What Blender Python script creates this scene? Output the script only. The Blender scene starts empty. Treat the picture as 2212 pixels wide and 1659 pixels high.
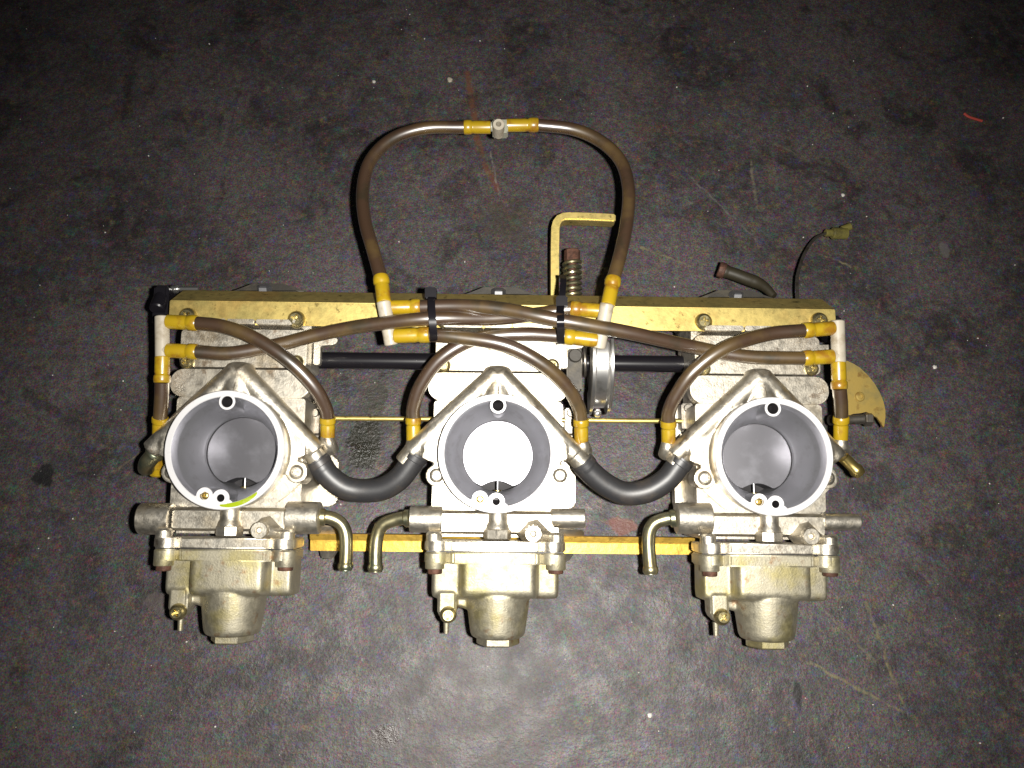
import bpy, bmesh, math, random
from mathutils import Vector, Matrix, Quaternion
random.seed(7)
R = math.radians
scn = bpy.context.scene
COL = scn.collection

# ------------------------------------------------------------------ frames
# Working units are millimetres in the frame of the carburetor bank (x right,
# y towards the caps, z towards the viewer); the bank leans on the floor.
FPX, CX, CY = 1736.0, 1106.0, 829.5          # the lens, in photo units
CAM = Vector((0, 0, 530.0))
_n = Vector((-21 / FPX, -240.5 / FPX, -1)).normalized()
CQ = _n.rotation_difference(Vector((0, 0, -1)))
TAU, FZ0 = R(10.0), -6.0                     # lean of the bank over the floor
MB_W = Matrix.Translation((0, 0, -FZ0 * math.cos(TAU) * .001)) @ Matrix.Rotation(TAU, 4, 'X')

def ray(px, py):
    return CQ @ Vector(((px - CX) / FPX, (CY - py) / FPX, -1))
def W(px, py, z):
    d = ray(px, py)
    return CAM + d * ((z - CAM.z) / d.z)
def FL(px, py, h=0):                          # point on the floor, world metres
    d = ray(px, py); t = math.tan(TAU)
    k = (FZ0 - CAM.z) / (d.z + t * d.y)
    p = MB_W @ ((CAM + d * k) * .001)
    return Vector((p.x, p.y, h))
def mm(px, z):                                # photo units to mm at depth z
    return px * (530.0 - z) / FPX

# ------------------------------------------------------------------ camera
cam = bpy.data.cameras.new('camera')
cam.sensor_width = 36; cam.lens = 36 * FPX / 2212
cam.clip_start = .01; cam.clip_end = 60
camo = bpy.data.objects.new('camera', cam); COL.objects.link(camo)
CAM_W = MB_W @ Matrix.Translation(CAM * .001) @ CQ.to_matrix().to_4x4()
camo.matrix_world = CAM_W
scn.camera = camo

# ------------------------------------------------------------------ light
w = bpy.data.worlds.new('World'); scn.world = w; w.use_nodes = True
w.node_tree.nodes['Background'].inputs[0].default_value = (.9, .95, 1, 1)
w.node_tree.nodes['Background'].inputs[1].default_value = .012
fl = bpy.data.lights.new('flash', 'SPOT')
fl.energy = 18.5; fl.color = (1, .965, .90); fl.shadow_soft_size = .004
fl.spot_size = R(100); fl.spot_blend = 1.0
flo = bpy.data.objects.new('flash', fl); COL.objects.link(flo)
flo.matrix_world = CAM_W @ Matrix.Translation((.022, .0, .004)) @ Matrix.Rotation(R(-6), 4, 'X')
vs = scn.view_settings
vs.view_transform = 'Standard'; vs.look = 'None'; vs.exposure = 0; vs.gamma = 1

# ------------------------------------------------------------------ materials
def nodes(name):
    m = bpy.data.materials.new(name); m.use_nodes = True
    nt = m.node_tree
    return m, nt, nt.nodes['Principled BSDF']
def nd(nt, t, **kw):
    n = nt.nodes.new(t)
    for k, v in kw.items(): setattr(n, k, v)
    return n
def math_(nt, op, a, b=None, c=None, clamp=False):
    n = nd(nt, 'ShaderNodeMath', operation=op, use_clamp=clamp)
    for i, v in enumerate((a, b, c)):
        if v is None: continue
        if isinstance(v, (int, float)): n.inputs[i].default_value = v
        else: nt.links.new(v, n.inputs[i])
    return n.outputs[0]
def coord(nt):
    tc = nd(nt, 'ShaderNodeTexCoord'); oi = nd(nt, 'ShaderNodeObjectInfo')
    s = nd(nt, 'ShaderNodeVectorMath', operation='SCALE')
    s.inputs[0].default_value = (3.1, 5.7, 2.3)
    nt.links.new(oi.outputs['Random'], s.inputs['Scale'])
    a = nd(nt, 'ShaderNodeVectorMath', operation='ADD')
    nt.links.new(tc.outputs['Object'], a.inputs[0]); nt.links.new(s.outputs[0], a.inputs[1])
    return a.outputs[0]
def noise(nt, v, scale, detail=4, rough=.6):
    n = nd(nt, 'ShaderNodeTexNoise')
    n.inputs['Scale'].default_value = scale; n.inputs['Detail'].default_value = detail
    n.inputs['Roughness'].default_value = rough
    nt.links.new(v, n.inputs['Vector'])
    return n
def ramp(nt, v, lo, hi, a=0.0, b=1.0):
    n = nd(nt, 'ShaderNodeMapRange'); n.interpolation_type = 'SMOOTHSTEP'
    n.inputs[1].default_value = lo; n.inputs[2].default_value = hi
    n.inputs[3].default_value = a; n.inputs[4].default_value = b
    nt.links.new(v, n.inputs[0]); return n.outputs[0]
def mix(nt, f, a, b):
    n = nd(nt, 'ShaderNodeMix', data_type='RGBA')
    if isinstance(f, (int, float)): n.inputs[0].default_value = f
    else: nt.links.new(f, n.inputs[0])
    for i, v in ((6, a), (7, b)):
        if isinstance(v, tuple): n.inputs[i].default_value = (*v[:3], 1)
        else: nt.links.new(v, n.inputs[i])
    return n.outputs[2]
def material(name, base, metal=0.0, rough=.5, stains=(), bump=None, coat=0, rvar=0, spec=None, ior=None):
    m, nt, b = nodes(name)
    v = coord(nt); c = tuple(base)
    for (col, sc, lo, hi, amt) in stains:
        f = ramp(nt, noise(nt, v, sc).outputs['Fac'], lo, hi, 0, amt)
        c = mix(nt, f, c, col)
    if isinstance(c, tuple): b.inputs['Base Color'].default_value = (*c, 1)
    else: nt.links.new(c, b.inputs['Base Color'])
    b.inputs['Metallic'].default_value = metal
    b.inputs['Roughness'].default_value = rough
    if rvar:
        nt.links.new(ramp(nt, noise(nt, v, 260).outputs['Fac'], .3, .7, rough - rvar, rough + rvar), b.inputs['Roughness'])
    if coat: b.inputs['Coat Weight'].default_value = coat; b.inputs['Coat Roughness'].default_value = .15
    if spec is not None: b.inputs['Specular IOR Level'].default_value = spec
    if ior: b.inputs['IOR'].default_value = ior
    if bump:
        bn = nd(nt, 'ShaderNodeBump'); bn.inputs['Strength'].default_value = bump[1]
        bn.inputs['Distance'].default_value = bump[2]
        nt.links.new(noise(nt, v, bump[0], 3).outputs['Fac'], bn.inputs['Height'])
        nt.links.new(bn.outputs[0], b.inputs['Normal'])
    return m

MAT = dict(
    cast=material('cast_aluminium', (.65, .605, .515), .95, .45,
                  [((.46, .36, .21), 38, .50, .72, .6), ((.24, .15, .08), 150, .58, .72, .6), ((.82, .78, .70), 90, .55, .7, .5)],
                  (900, .30, .0004), rvar=.08),
    bowl=material('float_bowl_aluminium', (.46, .425, .325), .86, .56,
                  [((.44, .38, .15), 50, .46, .68, .7), ((.30, .16, .07), 110, .58, .72, .65)],
                  (900, .35, .0004), rvar=.08),
    machined=material('dull_throat_aluminium', (.57, .57, .595), .97, .43, [((.36, .35, .35), 120, .5, .75, .5)], (900, .08, .0002)),
    rim=material('bright_machined_rim', (.80, .79, .80), .35, .50, [((.60, .59, .57), 200, .58, .75, .5)]),
    slide=material('slide_plating', (.215, .212, .23), 1.0, .41, [((.33, .33, .36), 60, .45, .7, .6)], (500, .04, .0003)),
    zinc=material('yellow_zinc_plating', (.80, .63, .22), .85, .46,
                  [((.55, .47, .17), 50, .44, .70, .75), ((.80, .52, .16), 28, .5, .68, .6), ((.20, .15, .05), 230, .58, .72, .8)], (700, .12, .0003), rvar=.05),
    rail=material('orange_zinc_plating', (.66, .42, .07), .75, .42,
                  [((.40, .25, .05), 120, .5, .72, .8), ((.20, .12, .03), 300, .56, .7, .7)], (260, .25, .0008)),
    ochre=material('ochre_zinc_plating', (.52, .37, .10), .6, .5, [((.34, .28, .11), 60, .42, .68, .8), ((.22, .11, .03), 150, .54, .72, .8)], (700, .15, .0003)),
    screw=material('screw_plating', (.62, .54, .29), .95, .33, [((.36, .30, .15), 300, .5, .7, .6)], rvar=.06),
    brass=material('brass', (.85, .66, .24), .95, .30, [((.50, .36, .11), 200, .5, .7, .6)]),
    steel=material('bright_steel', (.80, .79, .77), .95, .28, [((.42, .40, .36), 120, .5, .7, .6)]),
    dsteel=material('dull_steel', (.30, .275, .24), .9, .42, [((.14, .11, .07), 200, .45, .7, .7)], (600, .2, .0003)),
    pipe=material('passivated_pipe', (.48, .44, .27), .92, .33, [((.20, .29, .24), 60, .45, .65, .7), ((.50, .38, .17), 90, .5, .7, .6)], rvar=.05),
    rust=material('rusty_screw', (.16, .075, .05), .3, .6, [((.07, .035, .025), 300, .4, .6, .8)], (800, .4, .0004)),
    hose=material('brown_vent_hose', (.064, .034, .018), 0, .36, [((.120, .075, .024), 30, .45, .65, .8), ((.034, .026, .012), 55, .5, .7, .8)], (300, .06, .0003), spec=1.0, coat=.6, ior=1.8),
    sleeve=material('yellowed_sleeve', (.44, .29, .010), 0, .34, [((.27, .115, .010), 75, .46, .64, .85), ((.46, .36, .05), 160, .55, .7, .5)], spec=.8, coat=.4),
    tee=material('off_white_plastic', (.50, .45, .36), 0, .42, [((.27, .21, .13), 110, .48, .70, .7)]),
    greytee=material('grey_plastic', (.36, .36, .29), 0, .42, [((.22, .21, .16), 150, .5, .7, .6)]),
    rubber=material('black_rubber', (.026, .026, .029), 0, .47, [((.055, .045, .040), 60, .5, .7, .8)], (400, .15, .0003), spec=1.0),
    black=material('black_plastic', (.010, .009, .012), 0, .30, spec=.5),
    dcap=material('dark_cap', (.05, .045, .038), .3, .5, [((.10, .085, .06), 70, .5, .7, .7)], (300, .3, .0004)),
    olive=material('olive_plastic', (.17, .15, .04), 0, .45, [((.07, .06, .022), 150, .45, .65, .8)]),
    boot=material('brown_rubber', (.032, .026, .014), 0, .55, [((.022, .018, .010), 120, .45, .65, .8)], (300, .2, .0003)),
    fuel=material('fuel_residue', (.36, .46, .012), .1, .30, [((.55, .58, .20), 200, .5, .7, .6)], coat=.4),
    dark=material('bore_shade_and_gasket', (.03, .028, .03), .3, .5),  # depth shade of the bores painted near-black; the gasket shares it
    grain=material('pale_grain', (.75, .72, .66), 0, .5),
    red=material('red_fibre', (.50, .07, .05), 0, .6),
)

# ------------------------------------------------------------------ mesh tools
def merge(dst, src):
    me = bpy.data.meshes.new('tmp'); src.to_mesh(me); dst.from_mesh(me); bpy.data.meshes.remove(me); src.free()
def new(): return bmesh.new()
def bev(bm, off, seg=2, ang=25):
    if off <= 0: return
    bm.normal_update()
    es = [e for e in bm.edges if len(e.link_faces) == 2 and e.calc_face_angle(0) > R(ang)]
    bmesh.ops.bevel(bm, geom=es, offset=off, segments=seg, affect='EDGES', clamp_overlap=True)
def circle(cx, cy, r, n=32, a0=0):
    return [(cx + r * math.cos(a0 + 2 * math.pi * i / n), cy + r * math.sin(a0 + 2 * math.pi * i / n)) for i in range(n)]
def prism(dst, pts, z0, z1, bevel=0, holes=(), seg=2):
    b = new(); loops = []
    for loop in (pts, *holes):
        lo = [b.verts.new((x, y, z0)) for x, y in loop]; hi = [b.verts.new((x, y, z1)) for x, y in loop]
        loops.append((lo, hi)); n = len(loop)
        for i in range(n): b.faces.new((lo[i], lo[(i + 1) % n], hi[(i + 1) % n], hi[i]))
    if not holes:
        b.faces.new(loops[0][0][::-1]); b.faces.new(loops[0][1])
    else:
        for k in (0, 1):
            es = []
            for l in loops:
                vs_ = l[k]
                for i in range(len(vs_)): es.append(b.edges.get((vs_[i], vs_[(i + 1) % len(vs_)])))
            bmesh.ops.triangle_fill(b, edges=es, use_beauty=True)
    bmesh.ops.recalc_face_normals(b, faces=b.faces)
    if not holes: bev(b, bevel, seg)
    merge(dst, b)
def frame(axis):
    a = Vector(axis).normalized()
    u = a.orthogonal().normalized() if abs(a.z) > .9 else a.cross(Vector((0, 0, 1))).normalized()
    return a, u, a.cross(u)
def lathe(dst, prof, org=(0, 0, 0), axis=(0, 0, 1), n=32, caps=True, ang=None):
    """prof: (radius, height along axis)"""
    a, u, v = frame(axis); o = Vector(org); b = new(); rings = []
    m = n if ang is None else n + 1
    for r, h in prof:
        ring = []
        for i in range(m):
            t = 2 * math.pi * i / n if ang is None else ang[0] + (ang[1] - ang[0]) * i / n
            ring.append(b.verts.new(o + a * h + (u * math.cos(t) + v * math.sin(t)) * max(r, 1e-3)))
        rings.append(ring)
    for r0, r1 in zip(rings, rings[1:]):
        for i in range(n):
            j = (i + 1) % m
            b.faces.new((r0[i], r0[j], r1[j], r1[i]))
    if caps and ang is None:
        b.faces.new(rings[0][::-1]); b.faces.new(rings[-1])
    bmesh.ops.recalc_face_normals(b, faces=b.faces)
    merge(dst, b)
def cyl(dst, p0, p1, r0, r1=None, n=24, ch=0.0):
    p0, p1 = Vector(p0), Vector(p1); r1 = r0 if r1 is None else r1
    L = (p1 - p0).length
    if ch: pr = [(r0 - ch, 0), (r0, ch), (r1, L - ch), (r1 - ch, L)]
    else: pr = [(r0, 0), (r1, L)]
    lathe(dst, pr, p0, p1 - p0, n)
def catmull(P, per=10):
    P = [Vector(p) for p in P]; out = []
    Q = [P[0] * 2 - P[1]] + P + [P[-1] * 2 - P[-2]]
    for i in range(1, len(Q) - 2):
        a, b, c, d = Q[i - 1:i + 3]
        for k in range(per):
            t = k / per
            out.append(.5 * ((2 * b) + (c - a) * t + (2 * a - 5 * b + 4 * c - d) * t * t + (3 * b - a - 3 * c + d) * t ** 3))
    out.append(P[-1]); return out
def tube(dst, P, r, n=16, smooth=10, caps=True):
    pts = catmull(P, smooth) if smooth else [Vector(p) for p in P]
    m = len(pts); b = new(); rings = []
    T = [(pts[min(i + 1, m - 1)] - pts[max(i - 1, 0)]).normalized() for i in range(m)]
    u = T[0].orthogonal().normalized()
    for i in range(m):
        u = (u - T[i] * u.dot(T[i])).normalized(); v = T[i].cross(u)
        rr = r(i / (m - 1)) if callable(r) else r
        rings.append([b.verts.new(pts[i] + (u * math.cos(2 * math.pi * k / n) + v * math.sin(2 * math.pi * k / n)) * rr) for k in range(n)])
    for r0, r1 in zip(rings, rings[1:]):
        for k in range(n): b.faces.new((r0[k], r0[(k + 1) % n], r1[(k + 1) % n], r1[k]))
    if caps: b.faces.new(rings[0][::-1]); b.faces.new(rings[-1])
    bmesh.ops.recalc_face_normals(b, faces=b.faces)
    merge(dst, b)
def strip(dst, P, wdir, half_w, half_t):
    """flat bar following P; wdir is the direction of its width"""
    P = [Vector(p) for p in P]; b = new(); rings = []; m = len(P); wd = Vector(wdir).normalized()
    for i in range(m):
        t = (P[min(i + 1, m - 1)] - P[max(i - 1, 0)]).normalized(); s = t.cross(wd).normalized()
        rings.append([b.verts.new(P[i] + wd * (half_w * x) + s * (half_t * y)) for x, y in ((-1, -1), (1, -1), (1, 1), (-1, 1))])
    for r0, r1 in zip(rings, rings[1:]):
        for k in range(4): b.faces.new((r0[k], r0[(k + 1) % 4], r1[(k + 1) % 4], r1[k]))
    b.faces.new(rings[0][::-1]); b.faces.new(rings[-1])
    bmesh.ops.recalc_face_normals(b, faces=b.faces)
    bev(b, min(half_t, half_w) * .3, 2, 40)
    merge(dst, b)
def box(dst, x0, x1, y0, y1, z0, z1, bevel=.5, seg=2):
    prism(dst, [(x0, y0), (x1, y0), (x1, y1), (x0, y1)], z0, z1, bevel, seg=seg)
def remesh(bm, vox, it=3, fac=.5):
    me = bpy.data.meshes.new('tmp'); bm.to_mesh(me); bm.free()
    o = bpy.data.objects.new('tmp', me); COL.objects.link(o)
    r = o.modifiers.new('r', 'REMESH'); r.mode = 'VOXEL'; r.voxel_size = vox; r.use_smooth_shade = True
    s = o.modifiers.new('s', 'SMOOTH'); s.factor = fac; s.iterations = it
    dg = bpy.context.evaluated_depsgraph_get(); dg.update()
    m2 = bpy.data.meshes.new_from_object(o.evaluated_get(dg))
    bpy.data.objects.remove(o); bpy.data.meshes.remove(me)
    out = new(); out.from_mesh(m2); bpy.data.meshes.remove(m2)
    return out
def finish(name, bm, m, org=(0, 0, 0), sharp=35):
    bmesh.ops.translate(bm, verts=bm.verts, vec=-Vector(org))
    bmesh.ops.scale(bm, verts=bm.verts, vec=(.001,) * 3)
    me = bpy.data.meshes.new(name); bm.to_mesh(me); bm.free()
    me.polygons.foreach_set('use_smooth', [True] * len(me.polygons))
    me.set_sharp_from_angle(angle=R(sharp))
    me.materials.append(MAT[m]); return me
def obj(name, bm, m, parent=None, org=(0, 0, 0), sharp=35, label=None):
    o = bpy.data.objects.new(name, finish(name, bm, m, org, sharp)); COL.objects.link(o)
    if parent: o.parent = parent
    if label: o['label'] = label
    return o
def thing(name, label, cat, base, group=None):
    """an Empty at the thing's base, in the bank frame (mm)"""
    o = bpy.data.objects.new(name, None); COL.objects.link(o); o.empty_display_size = .01
    o.matrix_world = MB_W @ Matrix.Translation(Vector(base) * .001)
    o['label'] = label; o['category'] = cat
    if group: o['group'] = group
    return o
def put(name, me, parent, loc, rot=(0, 0, 0), label=None):
    o = bpy.data.objects.new(name, me); COL.objects.link(o); o.parent = parent
    o.location = Vector(loc) * .001; o.rotation_euler = rot
    if label: o['label'] = label
    return o

def screw_mesh(name, r, h, m, cross=True):
    b = new(); n = 24
    rs = [[b.verts.new((rr * math.cos(2 * math.pi * i / n), rr * math.sin(2 * math.pi * i / n), z)) for i in range(n)]
          for rr, z in ((r, 0), (r, h * .25), (r * .93, h * .52), (r * .80, h * .78), (r * .62, h))]
    lo, hi = rs[0], rs[-1]
    for a, c in zip(rs, rs[1:]):
        for i in range(n): b.faces.new((a[i], a[(i + 1) % n], c[(i + 1) % n], c[i]))
    b.faces.new(lo[::-1])
    wv, lv = r * .14, r * .50
    pts = [(lv, -wv), (lv, wv), (wv, wv), (wv, lv), (-wv, lv), (-wv, wv), (-lv, wv), (-lv, -wv), (-wv, -wv), (-wv, -lv), (wv, -lv), (wv, -wv)]
    top = [b.verts.new((x, y, h)) for x, y in pts]; bot = [b.verts.new((x * .75, y * .75, h * .25)) for x, y in pts]
    es = [b.edges.new((top[i], top[(i + 1) % 12])) for i in range(12)] + [b.edges.get((hi[i], hi[(i + 1) % n])) for i in range(n)]
    bmesh.ops.triangle_fill(b, edges=es, use_beauty=True)
    for i in range(12): b.faces.new((top[i], top[(i + 1) % 12], bot[(i + 1) % 12], bot[i]))
    b.faces.new(bot)
    bmesh.ops.recalc_face_normals(b, faces=b.faces)
    return finish(name, b, m)

# ------------------------------------------------------------------ floor
def floor_material():
    m, nt, b = nodes('grimy_painted_floor')
    tc = nd(nt, 'ShaderNodeTexCoord'); v = tc.outputs['Object']; ln = nt.links
    n1 = noise(nt, v, 9, 6, .6).outputs['Fac']; n2 = noise(nt, v, 55, 5, .65).outputs['Fac']
    c = mix(nt, ramp(nt, n1, .35, .68), (.094, .079, .080), (.036, .031, .033))
    c = mix(nt, ramp(nt, n2, .48, .70, 0, .6), c, (.125, .105, .104))
    n3 = noise(nt, v, 22, 6, .68); n3.inputs['Distortion'].default_value = .8
    c = mix(nt, ramp(nt, n3.outputs['Fac'], .50, .64, 0, .68), c, (.018, .014, .014))
    n4 = noise(nt, v, 14, 6, .7); n4.inputs['Distortion'].default_value = 1.2; n4.noise_dimensions = '4D'; n4.inputs['W'].default_value = 3.7
    c = mix(nt, ramp(nt, n4.outputs['Fac'], .54, .70, 0, .45), c, (.105, .066, .045))
    n5 = noise(nt, v, 34, 6, .75); n5.noise_dimensions = '4D'; n5.inputs['W'].default_value = 9.1; n5.inputs['Distortion'].default_value = .6
    c = mix(nt, ramp(nt, n5.outputs['Fac'], .58, .74, 0, .55), c, (.17, .155, .16))
    # mottled tints of old paint and grime in the surface
    for (sc, col, off) in ((120, (.150, .055, .060), 1.3), (105, (.030, .100, .078), 7.7), (98, (.055, .052, .135), 4.1), (112, (.140, .105, .045), 11.9)):
        s = nd(nt, 'ShaderNodeVectorMath', operation='ADD'); s.inputs[1].default_value = (off, off * .7, 0)
        ln.new(v, s.inputs[0])
        c = mix(nt, ramp(nt, noise(nt, s.outputs[0], sc, 5, .7).outputs['Fac'], .52, .70, 0, .60), c, col)
    fine = noise(nt, v, 900, 2, .7)
    fc = mix(nt, .42, c, fine.outputs['Color'])
    mul = nd(nt, 'ShaderNodeMix', data_type='RGBA', blend_type='MULTIPLY'); mul.inputs[0].default_value = .7
    ln.new(c, mul.inputs[6])
    br = nd(nt, 'ShaderNodeVectorMath', operation='MULTIPLY_ADD')
    ln.new(fine.outputs['Color'], br.inputs[0]); br.inputs[1].default_value = (6.2,) * 3; br.inputs[2].default_value = (-2.05,) * 3
    ln.new(br.outputs[0], mul.inputs[7]); c = mul.outputs[2]
    md = ramp(nt, noise(nt, v, 210, 5, .75).outputs['Fac'], .34, .68, .72, 1.28)
    mm_ = nd(nt, 'ShaderNodeVectorMath', operation='SCALE'); ln.new(c, mm_.inputs[0]); ln.new(md, mm_.inputs['Scale']); c = mm_.outputs[0]
    warp = noise(nt, v, 110, 4, .65)
    def blob(px, py, rx, ry, col, amt, rough_edge=.9):
        nonlocal c
        p = FL(px, py); k = mm(1, -5) * .001
        s = nd(nt, 'ShaderNodeVectorMath', operation='SUBTRACT'); ln.new(v, s.inputs[0]); s.inputs[1].default_value = (p.x, p.y, 0)
        q = nd(nt, 'ShaderNodeVectorMath', operation='MULTIPLY'); ln.new(s.outputs[0], q.inputs[0]); q.inputs[1].default_value = (1 / (rx * k), 1 / (ry * k), 0)
        L = nd(nt, 'ShaderNodeVectorMath', operation='LENGTH'); ln.new(q.outputs[0], L.inputs[0])
        d = math_(nt, 'MULTIPLY_ADD', warp.outputs['Fac'], rough_edge * 2, math_(nt, 'SUBTRACT', L.outputs['Value'], rough_edge))
        f = ramp(nt, d, 1.05, .75, 0, amt)
        c = mix(nt, f, c, col); return f
    def streak(a, e, wd, col, amt, nz=220):
        nonlocal c
        A, E = FL(*a), FL(*e); D = E - A; k = mm(1, -5) * .001
        s = nd(nt, 'ShaderNodeVectorMath', operation='SUBTRACT'); ln.new(v, s.inputs[0]); s.inputs[1].default_value = (A.x, A.y, 0)
        wv = nd(nt, 'ShaderNodeVectorMath', operation='MULTIPLY_ADD'); ln.new(warp.outputs['Color'], wv.inputs[0])
        wv.inputs[1].default_value = (.006, .006, 0); ln.new(s.outputs[0], wv.inputs[2])
        dt = nd(nt, 'ShaderNodeVectorMath', operation='DOT_PRODUCT'); ln.new(wv.outputs[0], dt.inputs[0]); dt.inputs[1].default_value = D / D.length_squared
        t = math_(nt, 'ADD', dt.outputs['Value'], 0, clamp=True)
        pr = nd(nt, 'ShaderNodeVectorMath', operation='SCALE'); pr.inputs[0].default_value = D; ln.new(t, pr.inputs['Scale'])
        df = nd(nt, 'ShaderNodeVectorMath', operation='SUBTRACT'); ln.new(wv.outputs[0], df.inputs[0]); ln.new(pr.outputs[0], df.inputs[1])
        L = nd(nt, 'ShaderNodeVectorMath', operation='LENGTH'); ln.new(df.outputs[0], L.inputs[0])
        f = math_(nt, 'MULTIPLY', ramp(nt, L.outputs['Value'], wd * k, wd * k * .2, 0, amt), ramp(nt, noise(nt, v, nz, 3).outputs['Fac'], .38, .62, .15, 1))
        c = mix(nt, f, c, col)
    wet = blob(787, 958, 38, 64, (.014, .014, .007), .92)
    blob(95, 1030, 24, 26, (.006, .006, .007), .9)
    wet2 = blob(832, 1586, 30, 22, (.035, .020, .014), .85)
    blob(1722, 1500, 9, 26, (.010, .008, .008), .85)
    blob(2040, 540, 13, 25, (.16, .15, .14), .7)
    blob(1345, 1135, 34, 20, (.17, .045, .025), .75)
    blob(1100, 480, 70, 60, (.075, .062, .040), .35)
    blob(1000, 1560, 190, 130, (.12, .106, .106), .35)  # flash sheen painted pale into the floor colour
    blob(1090, 1440, 120, 60, (.10, .09, .092), .35)  # more of the painted sheen, nearer the bowls
    blob(345, 1300, 34, 22, (.11, .085, .08), .55)
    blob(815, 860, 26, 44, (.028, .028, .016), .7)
    streak((1018, 150), (1046, 330), 13, (.17, .065, .028), .75, 90)
    streak((1048, 330), (1082, 400), 11, (.16, .055, .03), .7, 90)
    streak((1068, 320), (1086, 410), 3.5, (.24, .21, .18), .8)
    streak((1630, 340), (1642, 440), 5, (.20, .18, .12), .8)
    streak((1495, 370), (1640, 510), 3.5, (.16, .15, .14), .8)
    streak((1392, 526), (1500, 566), 4, (.22, .19, .10), .8)
    streak((1780, 542), (1845, 568), 4, (.22, .19, .10), .8)
    streak((1755, 1420), (1965, 1530), 4.5, (.20, .17, .08), .8)
    streak((1880, 1290), (1965, 1525), 5, (.19, .16, .07), .8)
    streak((1790, 1310), (1900, 1420), 3, (.15, .13, .08), .7)
    streak((255, 1010), (320, 965), 4, (.19, .15, .09), .8)
    streak((1680, 300), (1760, 345), 5, (.15, .14, .10), .7)
    streak((740, 1235), (850, 1265), 4, (.02, .015, .015), .8)
    streak((1250, 1480), (1420, 1420), 5, (.12, .11, .11), .5)
    # worn-through pale flecks
    fk = ramp(nt, noise(nt, v, 420, 2, .5).outputs['Fac'], .715, .75, 0, .6)
    c = mix(nt, fk, c, (.26, .24, .23))
    ln.new(c, b.inputs['Base Color'])
    rg = math_(nt, 'SUBTRACT', ramp(nt, n2, .3, .7, .58, .40), math_(nt, 'MULTIPLY', math_(nt, 'ADD', wet, wet2), .22))
    ln.new(rg, b.inputs['Roughness'])
    b.inputs['Specular IOR Level'].default_value = .72
    b1 = nd(nt, 'ShaderNodeBump'); b1.inputs['Strength'].default_value = .6; b1.inputs['Distance'].default_value = .0012
    hs = math_(nt, 'MULTIPLY_ADD', noise(nt, v, 340, 5, .7).outputs['Fac'], .7, n2)
    ln.new(hs, b1.inputs['Height']); ln.new(b1.outputs[0], b.inputs['Normal'])
    return m
MAT['floor'] = floor_material()
b = new()
bmesh.ops.create_grid(b, x_segments=8, y_segments=8, size=2500)
fo = obj('floor', b, 'floor'); fo['kind'] = 'structure'

# ------------------------------------------------------------------ the bank
CEN = [(484.4, 971.0), (1074.6, 978.7), (1673.0, 985.0)]
O3 = [W(cx, cy, 96) for cx, cy in CEN]
ROT = math.atan2(O3[2].y - O3[0].y, O3[2].x - O3[0].x)
O3 = [Vector((o.x, o.y, 0)) for o in O3]
cr, sr = math.cos(-ROT), math.sin(-ROT)
def L(px, py, z, i=1):
    """photo point at depth z, in the frame of carburetor i (mm)"""
    p = W(px, py, z) - O3[i]
    return Vector((p.x * cr - p.y * sr, p.x * sr + p.y * cr, z))
def LP(pts, z, i=1): return [tuple(L(x, y, z, i)[:2]) for x, y in pts]
def sxy(v): return (v.x, v.y)

bank = thing('carburetor_bank', 'bank of three silver carburetors bolted side by side to gold rails on dark floor',
             'carburetors', (0, 0, FZ0))
BB = Vector((0, 0, FZ0))
def bobj(name, bm, m, label=None, parent=None, sharp=35):
    return obj(name, bm, m, parent or bank, BB, sharp, label)

SCREW_BIG = screw_mesh('screw', 5.1, 3.6, 'screw')
SCREW = screw_mesh('screw', 4.1, 3.0, 'screw')
SCREW_AL = screw_mesh('screw', 4.1, 2.0, 'cast')
SCREW_BR = screw_mesh('drain_screw', 4.6, 4.0, 'screw')
JET = screw_mesh('air_jet', 2.1, 1.0, 'brass')

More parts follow.
